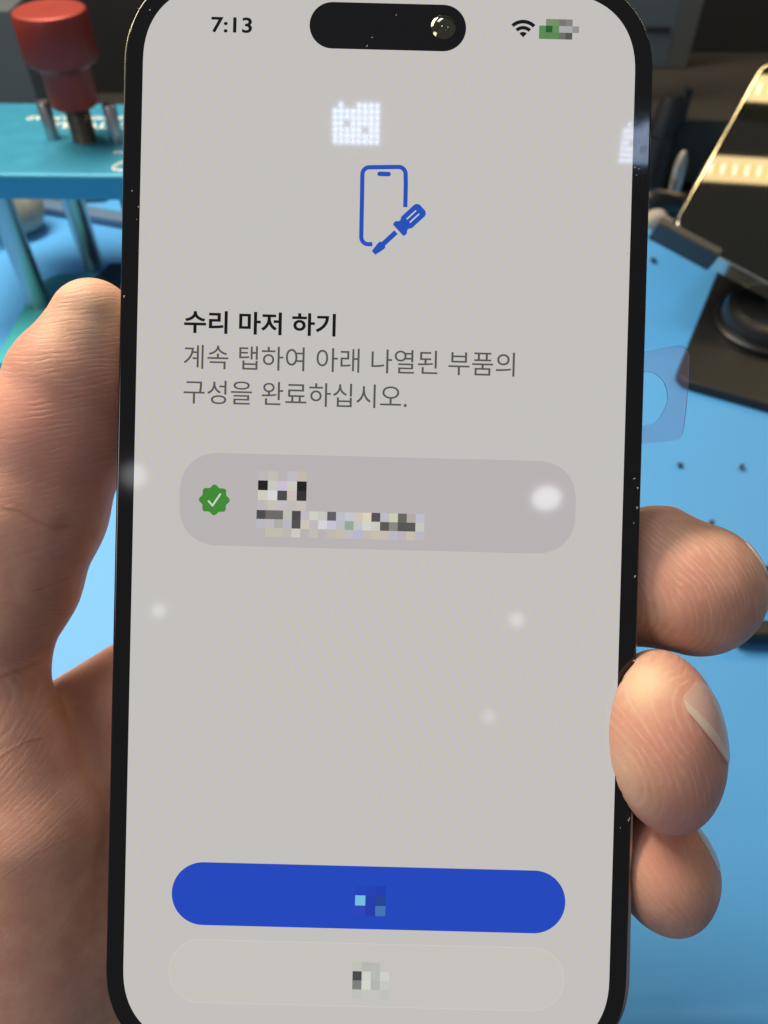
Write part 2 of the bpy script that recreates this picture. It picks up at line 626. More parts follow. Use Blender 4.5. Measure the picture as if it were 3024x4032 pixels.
for i, (px, py, s, lab) in enumerate(((2678, 1830, 1.0, "dark round crumb on the mat below the clear tab, left of its pair"),
                                      (2922, 1838, 1.1, "dark crumb on the mat below the black stand's base plate"),
                                      (2798, 2062, 1.0, "grey crumb on the mat just above the middle fingertip"),
                                      (2575, 1030, 1.5, "dark long crumb on the mat under the stand's metal lip"))):
    p = at_z(px, py, 1)
    lump("crumb", (p[0], p[1], 0.35), (s, s * (1.0 if i != 3 else 0.6), s * 0.8), M_crumb, lab, "crumb", "crumbs on the blue mat", 20 + i, 0.8, 2)

# black tweezers behind the middle finger
pt_ = at_z(3010, 2330, 4)
tw = thing("tweezers", (pt_[0], pt_[1], 0.3), "black tweezers lying on the mat behind the middle fingertip", "tweezers")
q0, q1 = at_z(2880, 2475, 4), at_z(3250, 2500, 4)
MB().box(tuple((q0 + q1) / 2), (abs(q1[0] - q0[0]), 5.6, 4.0), 0.8, Matrix.Rotation(-0.03, 3, 'Z')).build("arm", M_black, tw)
q0, q1 = at_z(3014, 2250, 4), at_z(3022, 2418, 4)
MB().box(tuple((q0 + q1) / 2 + np.array([3, 1, 0])), (7, abs(q1[1] - q0[1]), 4.4), 0.8).build("bridge", M_black, tw)
q0, q1 = at_z(3010, 2262, 4), at_z(3250, 2280, 4)
MB().box(tuple((q0 + q1) / 2 + np.array([3.6, 0, 0])), (abs(q1[0] - q0[0]), 4.6, 4.0), 0.8).build("arm", M_black, tw)

# ------------------------------------------------------------------ the phone in the hand
roll, tilt = math.radians(1.44), 0.0107
ex = np.array([math.cos(roll), -math.sin(roll), 0.0])
ey = np.array([math.sin(roll), math.cos(roll), tilt]); ey /= np.linalg.norm(ey)
ez = np.cross(ex, ey)
CAMM = np.stack([R_, U_, -F_], 1)          # camera axes as columns
PX, PY, PN = CAMM @ ex, CAMM @ ey, CAMM @ ez
PC = at_depth(1486.8, 2061, 102.2)         # centre of the front glass
rotP = Matrix((PX.tolist(), PY.tolist(), PN.tolist())).transposed()
phone = thing("smartphone", PC, "black smartphone showing a pale Korean repair screen, held upright in the hand", "smartphone", rot=rotP)

GW, GH, GR = 69.75, 145.7, 12.6
TH_P = 7.8
MB().prism(squircle(GW, GH, GR, 20, 2.25), -0.75, 0.0, 0.3).build("front_glass", M_black_glass, phone, True, local=True)
# the display sits a little crooked in its frame, so the steel shows along the lower right
fr = MB()
fo = squircle(GW + 0.35, GH + 0.3, GR + 0.1, 20, 2.25)
fo = [(x + 1.0 * max(0.0, (52 - y) / 118) ** 0.9 - 0.36, y) for x, y in fo]
n_ = len(fo)
rings = []
for (d, z) in ((1.2, -TH_P), (0.35, -TH_P + 0.35), (0.0, -TH_P + 1.2), (0.0, -1.25), (0.12, -0.98), (0.5, -0.86)):
    rings.append([(x, y, z) for x, y in inset(np.array(fo), d)])
fv = [q for r in rings for q in r]
ff = []
for i in range(len(rings) - 1):
    for k in range(n_):
        ff.append((i * n_ + k, i * n_ + (k + 1) % n_, (i + 1) * n_ + (k + 1) % n_, (i + 1) * n_ + k))
ff.append(tuple(reversed(range(n_))))
ff.append(tuple((len(rings) - 1) * n_ + k for k in range(n_)))
fr.add(fv, ff)
fr.build("frame", M_frame, phone, True, local=True)

S_ = 65.0 / 393.0


def spt(u, v):
    return (u - 196.5) * S_, (426 - v) * S_


SCR = np.array(srgb(198, 195, 192)) * 0.95
screen_o = squircle(65.0, 852 * S_, 10.3, 18, 2.3)
scr_m = lit_screen("lit_white_screen", SCR, 1.0, 0.6)
scr = MB().prism(screen_o, 0.0005, 0.006).build("screen", scr_m, phone, local=True)


def on_screen(name, outline_pts, mat, layer=1, parent=scr):
    z = 0.006 + 0.004 * layer
    o = [spt(*q) for q in outline_pts]
    a = sum(o[i - 1][0] * o[i][1] - o[i][0] * o[i - 1][1] for i in range(len(o)))
    if a < 0: o = o[::-1]
    return MB().prism(o, z - 0.0035, z).build(name, mat, parent, local=True)


def rr_pts(u0, v0, u1, v1, r, n=10, k=2.0):
    return squircle(u1 - u0, v1 - v0, r, n, k, (u0 + u1) / 2, (v0 + v1) / 2)


def screen_text(name, body, u0, u1, vbase, mat, bold=0.0, layer=1, descent=None, vtop=None):
    w = (u1 - u0) * S_
    h = None if vtop is None else (vbase - vtop) * S_
    v, f = text_mesh(body, w, h, bold)
    x, y = spt(u0, vbase)
    v = v + np.array([x, y, 0])
    v, f = slab(v, f, 0.0065 + 0.004 * (layer - 1), 0.0035)
    return add_mesh(name, v, f, mat, scr, local=True)


K_black = lit_screen("display_black", (0.0012, 0.0012, 0.0016))
K_grey = lit_screen("display_grey", srgb(84, 82, 79))
K_card = lit_screen("display_card", np.array(srgb(187, 181, 182)) * 0.95)
K_blue = lit_screen("display_blue", (0.010, 0.058, 0.50))
K_icon = lit_screen("display_icon_blue", (0.012, 0.075, 0.47))
K_green = lit_screen("display_green", (0.045, 0.24, 0.03))
K_white = lit_screen("display_white", srgb(205, 210, 200))
K_later = lit_screen("display_pale", np.array(srgb(201, 197, 191)) * 0.95)
K_rim = lit_screen("display_pale_rim", np.array(srgb(208, 205, 199)) * 0.95)

screen_text("clock_text", "7:13", 53.9, 86.4, 37.4, K_black, 0.018, vtop=25.0)
screen_text("heading_text", "수리 마저 하기", 37.5, 159, 277.2, K_black, 0.022, vtop=259)
screen_text("body_text", "계속 탭하여 아래 나열된 부품의", 37.8, 303.2, 305.6, K_grey, 0.0, vtop=286.4)
screen_text("body_text", "구성을 완료하십시오.", 38.3, 217.5, 333.6, K_grey, 0.0, vtop=314.6)

# sensor cut-out with the camera eye
on_screen("sensor_cutout", rr_pts(132.3, 11.0, 257.2, 47.9, 18.4, 16), K_black, 1)
isl = scr.children[-1] if scr.children else None
isl = [o for o in scr.children if o.name.startswith("sensor_cutout")][0]
M_lens = plain("lens_glass", (0.16, 0.16, 0.11), 0.1, metal=1.0, var=0.3, scale=200)
lz = 0.0125
lx, ly = spt(239.1, 28.6)
MB().lathe((lx, ly, lz), [(1.62 * math.sin(a) / math.sin(0.7), 2.515 * (math.cos(a) - math.cos(0.7))) for a in np.linspace(0.7, 0.02, 10)], 40).build("camera_lens", M_lens, isl, True, local=True)

# wifi fan
wf = MB()
cu_, cv_ = 302.8, 35.2
for (r0, r1) in ((0.0, 4.3), (6.2, 9.0), (11.0, 13.9)):
    pts = []
    aa = np.linspace(math.radians(-44), math.radians(44), 14)
    pts += [(cu_ + r1 * math.sin(a), cv_ - r1 * math.cos(a)) for a in aa]
    pts += [(cu_ + r0 * math.sin(a), cv_ - r0 * math.cos(a)) for a in reversed(aa)] if r0 > 0 else [(cu_, cv_)]
    o = [spt(*q) for q in pts]
    a = sum(o[i - 1][0] * o[i][1] - o[i][0] * o[i - 1][1] for i in range(len(o)))
    if a < 0: o = o[::-1]
    wf.prism(o, 0.0065, 0.010)
wf.build("wifi_icon", K_black, scr, local=True)


def mosaic(name, u0, v0, cell, rows, layer=2, parent=scr):
    """coarse pixel squares (text shown only as blocks)"""
    mb_v, mb_f, cols = [], [], []
    z = 0.006 + 0.004 * layer
    for j, row in enumerate(rows):
        for i, c in enumerate(row):
            if c is None: continue
            a, b = spt(u0 + i * cell, v0 + j * cell), spt(u0 + (i + 1) * cell, v0 + (j + 1) * cell)
            n = len(mb_v)
            mb_v += [(a[0], b[1], z), (b[0], b[1], z), (b[0], a[1], z), (a[0], a[1], z)]
            mb_f.append((n, n + 1, n + 2, n + 3))
            cols.append(c)
    o = add_mesh(name, mb_v, mb_f, None, parent, local=True)
    pal = sorted(set(cols))
    for c in pal:
        o.data.materials.append(lit_screen("display_block", np.array(srgb(*[min(255, x * (1.09 if x > 150 else 1)) for x in c])) * 0.95))
    for p_, c in zip(o.data.polygons, cols):
        p_.material_index = pal.index(c)
    return o


G = lambda n: (n, n, n)
bg_, dg_ = (92, 138, 84), (34, 92, 44)
mosaic("battery_icon", 315.5, 20.2, 5.3, [
    [None, (120, 146, 104), (118, 142, 104), G(118), G(130), None],
    [bg_, dg_, (100, 142, 92), G(160), G(158), G(148)],
    [bg_, bg_, bg_, (112, 108, 106), (84, 84, 80), None]])

# card with the tick badge
card = on_screen("list_card", rr_pts(37.0, 372.6, 355.2, 447.0, 33, 14, 2.3), K_card, 1)
bad = []
for k in range(64):
    a = 2 * math.pi * k / 64
    r = 11.4 + 1.05 * math.cos(8 * a)
    bad.append((64.9 + r * math.sin(a), 410.4 - r * math.cos(a)))
on_screen("check_badge", bad, K_green, 2)
tick = MB()
for (a, b) in (((60.3, 411.4), (63.6, 415.0)), ((63.6, 415.0), (69.6, 405.6))):
    a, b = np.array(a), np.array(b)
    d = (b - a) / np.linalg.norm(b - a); n2 = np.array([-d[1], d[0]]) * 0.75
    a2, b2 = a - d * 0.5, b + d * 0.5
    o = [spt(*q) for q in (a2 + n2, b2 + n2, b2 - n2, a2 - n2)]
    ar = sum(o[i - 1][0] * o[i][1] - o[i][0] * o[i - 1][1] for i in range(4))
    if ar < 0: o = o[::-1]
    tick.prism(o, 0.0145 + 0.001 * (a[0] > 62), 0.018 + 0.001 * (a[0] > 62))
tick.build("tick_mark", K_white, scr, local=True)
c0, L1, L2, Bk, Dk = None, (190, 186, 184), (200, 198, 190), (22, 24, 22), (74, 72, 74)
mosaic("pixelated_title", 92.0, 386.0, 7.8, [
    [None, (176, 170, 172), (180, 176, 168), None, (178, 174, 180), (182, 172, 160)],
    [None, Bk, (186, 186, 180), (188, 178, 196), (192, 188, 176), Bk],
    [None, (194, 190, 176), (200, 200, 200), Dk, (190, 178, 174), (46, 44, 46)],
    [None, (176, 172, 172), (184, 180, 170), (182, 176, 182), (178, 174, 170), (184, 176, 170)]])
Dm = (108, 106, 104)
rowA = [None, Dk, Dm, Dm, (176, 176, 166), Dk, (178, 172, 186), (192, 192, 180), (186, 184, 178), (96, 94, 98), (176, 176, 186), (182, 184, 194), (190, 184, 168), (204, 196, 172), (84, 80, 86), (176, 174, 186), (190, 190, 164), (104, 102, 96), (166, 160, 152), (176, 176, 190)]
rowB = [None, (172, 172, 178), (178, 172, 176), (164, 160, 158), (172, 170, 184), (80, 78, 80), (190, 184, 170), (178, 172, 178), (198, 196, 204), (184, 182, 196), (176, 176, 180), (150, 156, 148), (182, 182, 184), (196, 196, 190), (188, 188, 182), (94, 86, 80), (138, 138, 130), (86, 86, 80), (88, 86, 86), (182, 186, 180)]
rowC = [None, None, (180, 176, 160), (180, 174, 164), (176, 170, 164), (190, 188, 180), None, (182, 174, 166), None, (178, 172, 164), (184, 176, 160), (178, 174, 182), (170, 170, 192), (180, 172, 166), (184, 178, 156), (184, 176, 168), (172, 172, 188), (176, 168, 172), (186, 178, 160), (176, 170, 178)]
mosaic("pixelated_subtitle", 92.0, 417.6, 7.1, [rowA, rowB, rowC])

# buttons
on_screen("continue_button", rr_pts(37.8, 703.0, 355.7, 754.0, 25.4, 20), K_blue, 1)
mosaic("pixelated_caption", 186.0, 718.5, 8.2, [
    [(28, 66, 172), (28, 64, 170), (26, 58, 165)],
    [(118, 178, 208), (28, 60, 160), (28, 66, 150)],
    [(44, 66, 172), (30, 58, 158), (66, 116, 170)]])
on_screen("later_button", rr_pts(36.6, 765.6, 356.4, 817.4, 25.8, 20), K_rim, 1)
on_screen("later_button_face", rr_pts(37.3, 766.3, 355.7, 816.7, 25.1, 20), K_later, 2)
mosaic("pixelated_caption", 178.0, 781.0, 7.4, [
    [None, (178, 180, 172), (168, 170, 164), (170, 172, 166), None],
    [None, (70, 70, 76), (192, 196, 186), (170, 174, 166), (190, 194, 186)],
    [None, (126, 128, 124), (196, 200, 190), (166, 170, 162), (184, 186, 180)],
    [None, (176, 180, 172), None, None, (176, 180, 172)]], 3)

# repair icon: phone outline and screwdriver
def stroke_outline(path, w):
    p = np.array(path, float)
    t = np.gradient(p, axis=0); t /= np.linalg.norm(t, axis=1)[:, None]
    n = np.stack([-t[:, 1], t[:, 0]], 1) * w / 2
    return [tuple(q) for q in np.vstack([p + n, (p - n)[::-1]])]


ic = MB()


def ic_add(pts, z=0.010):
    o = [spt(*q) for q in pts]
    a = sum(o[i - 1][0] * o[i][1] - o[i][0] * o[i - 1][1] for i in range(len(o)))
    if a < 0: o = o[::-1]
    ic.prism(o, 0.0065, z)


def ipt(zx, zy):
    """point read off the enlarged icon (pixels of its own drawing) in screen points"""
    fx, fy = 1200 + zx / 2.0738, 500 + zy / 2.0738
    r = np.array([(fx - 1512) / FPX, -(fy - 2016) / FPX, -1.0])
    cen = np.array([(1486.8 - 1512) / FPX * 102.2, -(2061 - 2016) / FPX * 102.2, -102.2])
    t = (cen @ ez) / (r @ ez)
    q = r * t - cen
    return (q @ ex) / S_ + 196.5, 426 - (q @ ey) / S_


cA = [ipt(820, 655)]
path = [ipt(821, 655), ipt(823, 560), ipt(825, 470)]
cor = 5.6
cc = np.array(ipt(825, 328)) + np.array([-cor, cor])
for a in np.linspace(0, 90, 9):
    path.append((cc[0] + cor * math.cos(math.radians(a)), cc[1] - cor * math.sin(math.radians(a))))
cc = np.array(ipt(472, 328)) + np.array([cor, cor])
for a in np.linspace(90, 180, 9):
    path.append((cc[0] + cor * math.cos(math.radians(a)), cc[1] - cor * math.sin(math.radians(a))))
path += [ipt(468, 560), ipt(464, 750)]
cc = np.array(ipt(460, 956)) + np.array([cor, -cor])
for a in np.linspace(180, 270, 9):
    path.append((cc[0] + cor * math.cos(math.radians(a)), cc[1] - cor * math.sin(math.radians(a))))
path.append(ipt(552, 957))
ic_add(stroke_outline(path, 3.4))
ic_add(squircle(10.8, 3.6, 1.75, 8, 2, *ipt(648, 384)))
ax_ = np.array(ipt(860, 765)); tip_ = np.array(ipt(562, 1040))
d_ = (tip_ - ax_) / np.linalg.norm(tip_ - ax_); e_ = np.array([-d_[1], d_[0]])
def sd(a, b): return tuple(np.array(ipt(937, 682)) + d_ * a * 0.5 + e_ * b * 0.56)
# handle in local a (towards the tip) and b (across)
prof = [(-6.5, 6), (-3.5, 10.0), (0, 11.2), (28, 11.2), (30, 10.2), (32.5, 8.6), (36, 8.9), (38.5, 11.2), (41.5, 12.4), (46.5, 11.0)]
ic_add([sd(a, b) for a, b in prof] + [sd(a, -b) for a, b in reversed(prof)])
ic_add([sd(a, b) for a, b in ((51, 3.6), (78.5, 3.6), (80.5, 5.9), (86, 5.9), (100, 3.6), (100, -3.6), (86, -5.9), (80.5, -5.9), (78.5, -3.6), (51, -3.6))])
ic.build("repair_icon", K_icon, scr, local=True)
sl_ = MB()
for b in (-3.2, 3.2):
    o = [spt(*sd(a, b + c)) for a, c in ((4, -0.9), (24.5, -0.9), (24.5, 0.9), (4, 0.9))]
    ar = sum(o[i - 1][0] * o[i][1] - o[i][0] * o[i - 1][1] for i in range(4))
    if ar < 0: o = o[::-1]
    sl_.prism(o, 0.0105, 0.013)
sl_.build("icon_slots", K_white, scr, local=True)

# clear pull tab behind the phone, with a D-shaped hole
M_film, nt, b = new_mat("clear_film")
nt.nodes.remove(b)
tr = nt.nodes.new('ShaderNodeBsdfTransparent'); tr.inputs[0].default_value = (0.985, 0.945, 0.985, 1)
gl = nt.nodes.new('ShaderNodeBsdfGlossy'); gl.inputs[0].default_value = (1, 1, 1, 1); gl.inputs['Roughness'].default_value = 0.12
df = nt.nodes.new('ShaderNodeBsdfDiffuse'); df.inputs[0].default_value = (0.62, 0.5, 0.62, 1)
m1 = nt.nodes.new('ShaderNodeMixShader'); m1.inputs[0].default_value = 0.07
m2 = nt.nodes.new('ShaderNodeMixShader'); m2.inputs[0].default_value = 0.05
nt.links.new(tr.outputs[0], m1.inputs[1]); nt.links.new(gl.outputs[0], m1.inputs[2])
nt.links.new(m1.outputs[0], m2.inputs[1]); nt.links.new(df.outputs[0], m2.inputs[2])
nt.links.new(m2.outputs[0], nt.nodes["Material Output"].inputs[0])


def plocal(px, py, zl):
    """photo pixel -> the phone's own x, y at its local height zl"""
    r = np.array([(px - 1512) / FPX, -(py - 2016) / FPX, -1.0])
    cen = np.array([(1486.8 - 1512) / FPX * 102.2, -(2061 - 2016) / FPX * 102.2, -102.2])
    t = ((cen + ez * zl) @ ez) / (r @ ez)
    q = r * t - cen
    return q @ ex, q @ ey


tabz = -6.3
ol = [plocal(*q, tabz) for q in ((2380, 1406), (2535, 1386), (2640, 1366), (2668, 1362), (2690, 1366), (2704, 1380), (2711, 1400), (2712, 1430), (2705, 1560),
                                 (2690, 1690), (2682, 1715), (2668, 1730), (2650, 1735), (2535, 1747), (2380, 1760))][::-1]
hole = [plocal(*q, tabz) for q in ((2470, 1475), (2535, 1466), (2566, 1468), (2590, 1480), (2612, 1505), (2624, 1540), (2626, 1575), (2615, 1610), (2595, 1645), (2570, 1668), (2540, 1673), (2470, 1676))][::-1]


def fine(poly, n=6):
    p = np.array(poly); k = len(p); out = []
    for i in range(k):
        a, b_, c, d = p[i - 1], p[i], p[(i + 1) % k], p[(i + 2) % k]
        for t in np.linspace(0, 1, n, endpoint=False):
            out.append(tuple(0.5 * (2 * b_ + (c - a) * t + (2 * a - 5 * b_ + 4 * c - d) * t * t + (3 * b_ - a - 3 * c + d) * t ** 3)))
    return out


bm = bmesh.new()
def loop(pts, z):
    vs = [bm.verts.new((x, y, z)) for x, y in pts]
    return [bm.edges.new((vs[i], vs[(i + 1) % len(vs)])) for i in range(len(vs))]
ed = loop(fine(ol), 0) + loop(fine(hole), 0)
bmesh.ops.triangle_fill(bm, edges=ed, use_beauty=True)
bm.verts.index_update()
tv = np.array([v.co[:] for v in bm.verts]); tf = [tuple(v.index for v in f.verts) for f in bm.faces]
if bm.faces[:] and sum(f.normal.z for f in bm.faces) < 0:
    tf = [t[::-1] for t in tf]
bm.free()
n_flat = 2 * len(tf)
tv, tf = slab(tv, tf, tabz, 0.2)
pt_o = add_mesh("pull_tab", tv, tf, M_film, phone, local=True)
pt_o.data.materials.append(plain("film_edge", (0.16, 0.12, 0.17), 0.3))
for p_ in pt_o.data.polygons[n_flat:]:
    p_.material_index = 1
pt_o['label'] = "clear lilac film tab with a round hole"

# dust flecks on the black border
du = MB()
for (px, py, s) in ((430, 600, 0.09), (548, 985, 0.12), (545, 815, 0.10), (488, 1168, 0.16), (538, 865, 0.07), (520, 752, 0.1), (2470, 1000, 0.08), (2497, 1885, 0.13), (2510, 1922, 0.14),
                    (2508, 2000, 0.16), (2503, 2390, 0.16), (2496, 2602, 0.15), (2474, 3230, 0.14), (2478, 3222, 0.1), (2442, 3260, 0.06), (2500, 660, 0.1), (2515, 665, 0.08), (2506, 690, 0.07),
                    (590, 40, 0.1), (545, 35, 0.08), (1445, 182, 0.13), (1465, 148, 0.1), (1560, 60, 0.1), (2500, 2270, 0.16), (2495, 2060, 0.08), (2560, 450, 0.1)):
    x, y = plocal(px, py, 0.02)
    if abs(x) > GW / 2 - 0.3: continue
    a = rng.uniform(0, 6.28)
    du.box((x, y, 0.035), (s * 1.9, s * 0.7, 0.05), 0, Matrix.Rotation(a, 3, 'Z'))
    du.box((x + s * 0.5, y + s * 0.6, 0.035), (s * 0.9, s * 0.6, 0.04), 0, Matrix.Rotation(a + 1.1, 3, 'Z'))
d_o = du.build("dust", plain("pale_dust", (0.6, 0.52, 0.46), 0.9), phone, local=True)
d_o['kind'] = 'stuff'

# ------------------------------------------------------------------ the hand, one continuous body
#   a distance field of blended tapered limbs, turned into a mesh
def P(px, py, d):
    return at_depth(px, py, d)


def rcone(X, a, b, r1, r2):
    ab = b - a
    t = np.clip((X - a) @ ab / (ab @ ab), 0, 1)
    q = X - a - t[:, None] * ab
    return np.sqrt((q * q).sum(1)) - (r1 + (r2 - r1) * t)


def ellip(X, c, axes, rad):
    q = (X - c) @ np.array(axes).T
    k0 = np.sqrt(((q / rad) ** 2).sum(1))
    k1 = np.sqrt(((q / np.square(rad)) ** 2).sum(1)) + 1e-9
    return k0 * (k0 - 1) / k1


def smin(a, b, k):
    h = np.clip(0.5 + 0.5 * (b - a) / k, 0, 1)
    return b + (a - b) * h - k * h * (1 - h)


def chain(X, pts, k=2.5):
    d = None
    for (a, ra), (b, rb) in zip(pts[:-1], pts[1:]):
        c = rcone(X, a, b, ra, rb)
        d = c if d is None else smin(d, c, k)
    return d


CAMAX = np.stack([R_, U_, F_], 0)


def mmr(px, d):
    return px * d / FPX


THUMB = [(P(366, 1266, 108.5), mmr(166, 108)), (P(338, 1372, 108.8), mmr(192, 108.8)), (P(288, 1500, 109.3), mmr(246, 109)), (P(215, 1730, 110), mmr(272, 110)),
         (P(140, 2010, 110.5), mmr(262, 110.5)), (P(60, 2290, 112), mmr(236, 112)), (P(-40, 2560, 114), mmr(212, 114)), (P(-190, 2760, 118), mmr(280, 118))]
MID = [(P(2590, 2275, 112.5), mmr(285, 112.5)), (P(2740, 2320, 109), mmr(244, 109)), (P(2680, 2310, 122), mmr(215, 122)), (P(2360, 2330, 135), mmr(205, 135)), (P(1750, 2560, 137), mmr(245, 137)), (P(1100, 2700, 134), mmr(270, 134))]
RING = [(P(2640, 2920, 110), mmr(205, 110)), (P(2590, 2950, 120), mmr(195, 120)), (P(2360, 2980, 132), mmr(195, 132)), (P(1750, 3020, 135), mmr(240, 135)), (P(1100, 3080, 133), mmr(270, 133))]
PINK = [(P(2628, 3430, 110), mmr(185, 110)), (P(2560, 3370, 119), mmr(175, 119)), (P(2340, 3350, 129), mmr(170, 129)), (P(1700, 3450, 132), mmr(215, 132)), (P(1100, 3450, 131), mmr(260, 131))]


def tilted(ang):
    """camera axes turned by ang degrees clockwise in the picture"""
    a = math.radians(ang)
    return np.stack([math.cos(a) * R_ - math.sin(a) * U_, math.sin(a) * R_ + math.cos(a) * U_, F_], 0)


TIPS = [(P(2612, 2915, 102.9), tilted(-5), np.array([mmr(219, 105), mmr(350, 105), 9.6])),
        (P(2608, 3412, 108.5), tilted(-12), np.array([mmr(196, 108), mmr(254, 108), 8.8]))]
INDEX = [(P(2150, 1150, 118), 6.6), (P(2060, 1480, 122), 7.6), (P(1720, 1930, 128), 8.6), (P(1300, 2330, 132), 9.6), (P(1000, 2560, 131), 10)]


def hand_sdf(X):
    th_ = chain(X, THUMB[:4], 1.0)
    th_ = smin(th_, chain(X, THUMB[3:6], 2.0), 2.0)
    th2 = chain(X, THUMB[5:], 2.0)
    thumb = smin(th_, th2, 2.2)
    # ball of the thumb
    then = ellip(X, P(-80, 3250, 123.5), CAMAX, np.array([mmr(490, 122), mmr(560, 122), 21.0]))
    then = smin(then, ellip(X, P(-20, 3900, 122), CAMAX, np.array([mmr(560, 122), mmr(820, 122), 21.5])), 9)
    meta = chain(X, [(P(-20, 2720, 113), mmr(200, 113)), (P(140, 3250, 114), mmr(258, 114)), (P(110, 3800, 117), mmr(330, 117))], 2)
    then = smin(then, meta, 4)
    d = smin(thumb, then, 2.5)
    # palm behind the phone
    palm = rcone(X, P(560, 2980, 128), P(1150, 2780, 131), 12, 13)
    palm = smin(palm, rcone(X, P(420, 3330, 130), P(1150, 3350, 132), 13.5, 14), 6)
    palm = smin(palm, rcone(X, P(300, 3800, 130), P(1000, 3800, 132), 15, 14), 6)
    palm = smin(palm, rcone(X, P(60, 4100, 126), P(-420, 5100, 112), 21, 23), 10)
    palm = smin(palm, rcone(X, P(-420, 5100, 112), P(-1100, 6600, 92), 23, 26), 6)
    palm = smin(palm, rcone(X, P(110, 3010, 124), P(930, 2500, 129), 9.5, 9.5), 3)
    palm = smin(palm, rcone(X, P(330, 3080, 124), P(430, 3550, 125), 8.5, 12), 7)
    # palm fingers' roots
    fing = None
    for ch, k in ((MID, 2.5), (RING, 2.5), (PINK, 2.5), (INDEX, 3)):
        c = chain(X, ch, k)
        if ch is RING: c = smin(c, ellip(X, *TIPS[0]), 2.0)
        if ch is PINK: c = smin(c, ellip(X, *TIPS[1]), 2.0)
        fing = c if fing is None else smin(fing, c, 0.5)
    palm = smin(palm, fing, 4.0)
    d = smin(d, palm, 2.0)
    # creases of the thumb joints
    for (pa, pb, w, dep) in ((P(-80, 1985, 101), P(330, 2085, 105), 1.0, 0.5), (P(-60, 2700, 103), P(170, 2600, 108), 1.0, 0.9), (P(150, 2330, 104), P(305, 2250, 107.5), 0.8, 0.35),
                             (P(100, 2480, 104), P(225, 2440, 108), 0.7, 0.3)):
        c = rcone(X, pa, pb, 0.0, 0.0)
        d = d + dep * np.exp(-(c / w) ** 2)
    return d


def phone_sdf(X):
    q = (X - PC) @ np.stack([PX, PY, PN], 1)
    q = q - np.array([0.12, 0, -TH_P / 2])
    a = np.abs(q) - np.array([GW / 2 + 0.28 - 1.2, GH / 2 + 0.2 - 1.2, TH_P / 2 + 0.04 - 0.4])
    return np.sqrt((np.maximum(a, 0) ** 2).sum(1)) + np.minimum(a.max(1), 0) - np.where(np.abs(q[:, 2]) > 3, 0.7, 1.2) * 0 - 0.6


def full_sdf(X):
    h = hand_sdf(X)
    p = -(phone_sdf(X))
    k = 0.5
    return -smin(-h, -p, k)


# sample on a grid that follows the camera axes
step = 0.72
lo = np.array([-86.0, -128.0, 88.0]); hi = np.array([64.0, 38.0, 156.0])
nx, ny, nz = [int((hi[i] - lo[i]) / step) for i in range(3)]
gx = lo[0] + step * np.arange(nx); gy = lo[1] + step * np.arange(ny); gz = lo[2] + step * np.arange(nz)


def cam2w(c):
    return C_ + c[:, 0:1] * R_ + c[:, 1:2] * U_ + c[:, 2:3] * F_


V = np.empty((nx, ny, nz), np.float32)
yy, zz = np.meshgrid(gy, gz, indexing='ij')
for i0 in range(0, nx, 8):
    xs = gx[i0:i0 + 8]
    g = np.empty((len(xs), ny, nz, 3))
    g[..., 0] = xs[:, None, None]; g[..., 1] = yy; g[..., 2] = zz
    V[i0:i0 + 8] = full_sdf(cam2w(g.reshape(-1, 3))).reshape(len(xs), ny, nz)
V[0] = V[-1] = 5; V[:, 0] = V[:, -1] = 5; V[:, :, 0] = V[:, :, -1] = 5

# surface nets
S = V < 0
mask = np.zeros((nx - 1, ny - 1, nz - 1), np.int8)
for a in (0, 1):
    for b in (0, 1):
        for c in (0, 1):
            mask += S[a:nx - 1 + a, b:ny - 1 + b, c:nz - 1 + c]
act = (mask > 0) & (mask < 8)
idx = -np.ones(act.shape, np.int64)
cells = np.argwhere(act)
idx[act] = np.arange(len(cells))
acc = np.zeros((len(cells), 3)); cnt = np.zeros(len(cells))
corn = [(a, b, c) for a in (0, 1) for b in (0, 1) for c in (0, 1)]
for a in corn:
    for b in corn:
        if sum(b) - sum(a) == 1 and all(y >= x for x, y in zip(a, b)):
            va = V[cells[:, 0] + a[0], cells[:, 1] + a[1], cells[:, 2] + a[2]]
            vb = V[cells[:, 0] + b[0], cells[:, 1] + b[1], cells[:, 2] + b[2]]
            m = (va < 0) != (vb < 0)
            t = np.where(m, va / np.where(m, va - vb, 1), 0)
            pnt = np.array(a) + t[:, None] * (np.array(b) - np.array(a))
            acc[m] += pnt[m]; cnt[m] += 1
hv = lo + step * (cells + acc / cnt[:, None])
faces = []
for ax0 in range(3):
    sl0 = [slice(None)] * 3; sl1 = [slice(None)] * 3
    sl0[ax0] = slice(0, -1); sl1[ax0] = slice(1, None)
    s0, s1 = S[tuple(sl0)], S[tuple(sl1)]
    ch = np.argwhere(s0 != s1)
    b_, c_ = (ax0 + 1) % 3, (ax0 + 2) % 3
    ok = (ch[:, b_] > 0) & (ch[:, c_] > 0) & (ch[:, b_] < act.shape[b_]) & (ch[:, c_] < act.shape[c_])
    ch = ch[ok]
    ins = S[ch[:, 0], ch[:, 1], ch[:, 2]]
    def cell(db, dc):
        q = ch.copy(); q[:, b_] -= db; q[:, c_] -= dc
        return idx[q[:, 0], q[:, 1], q[:, 2]]
    quad = np.stack([cell(1, 1), cell(0, 1), cell(0, 0), cell(1, 0)], 1)
    quad[~ins] = quad[~ins][:, ::-1]
    faces.append(quad)
faces = np.vstack(faces)
hw = cam2w(hv)


def grad(Fn, X, e=0.15):
    g = np.stack([(Fn(X + np.eye(3)[i] * e) - Fn(X - np.eye(3)[i] * e)) for i in range(3)], 1) / (2 * e)
    return g


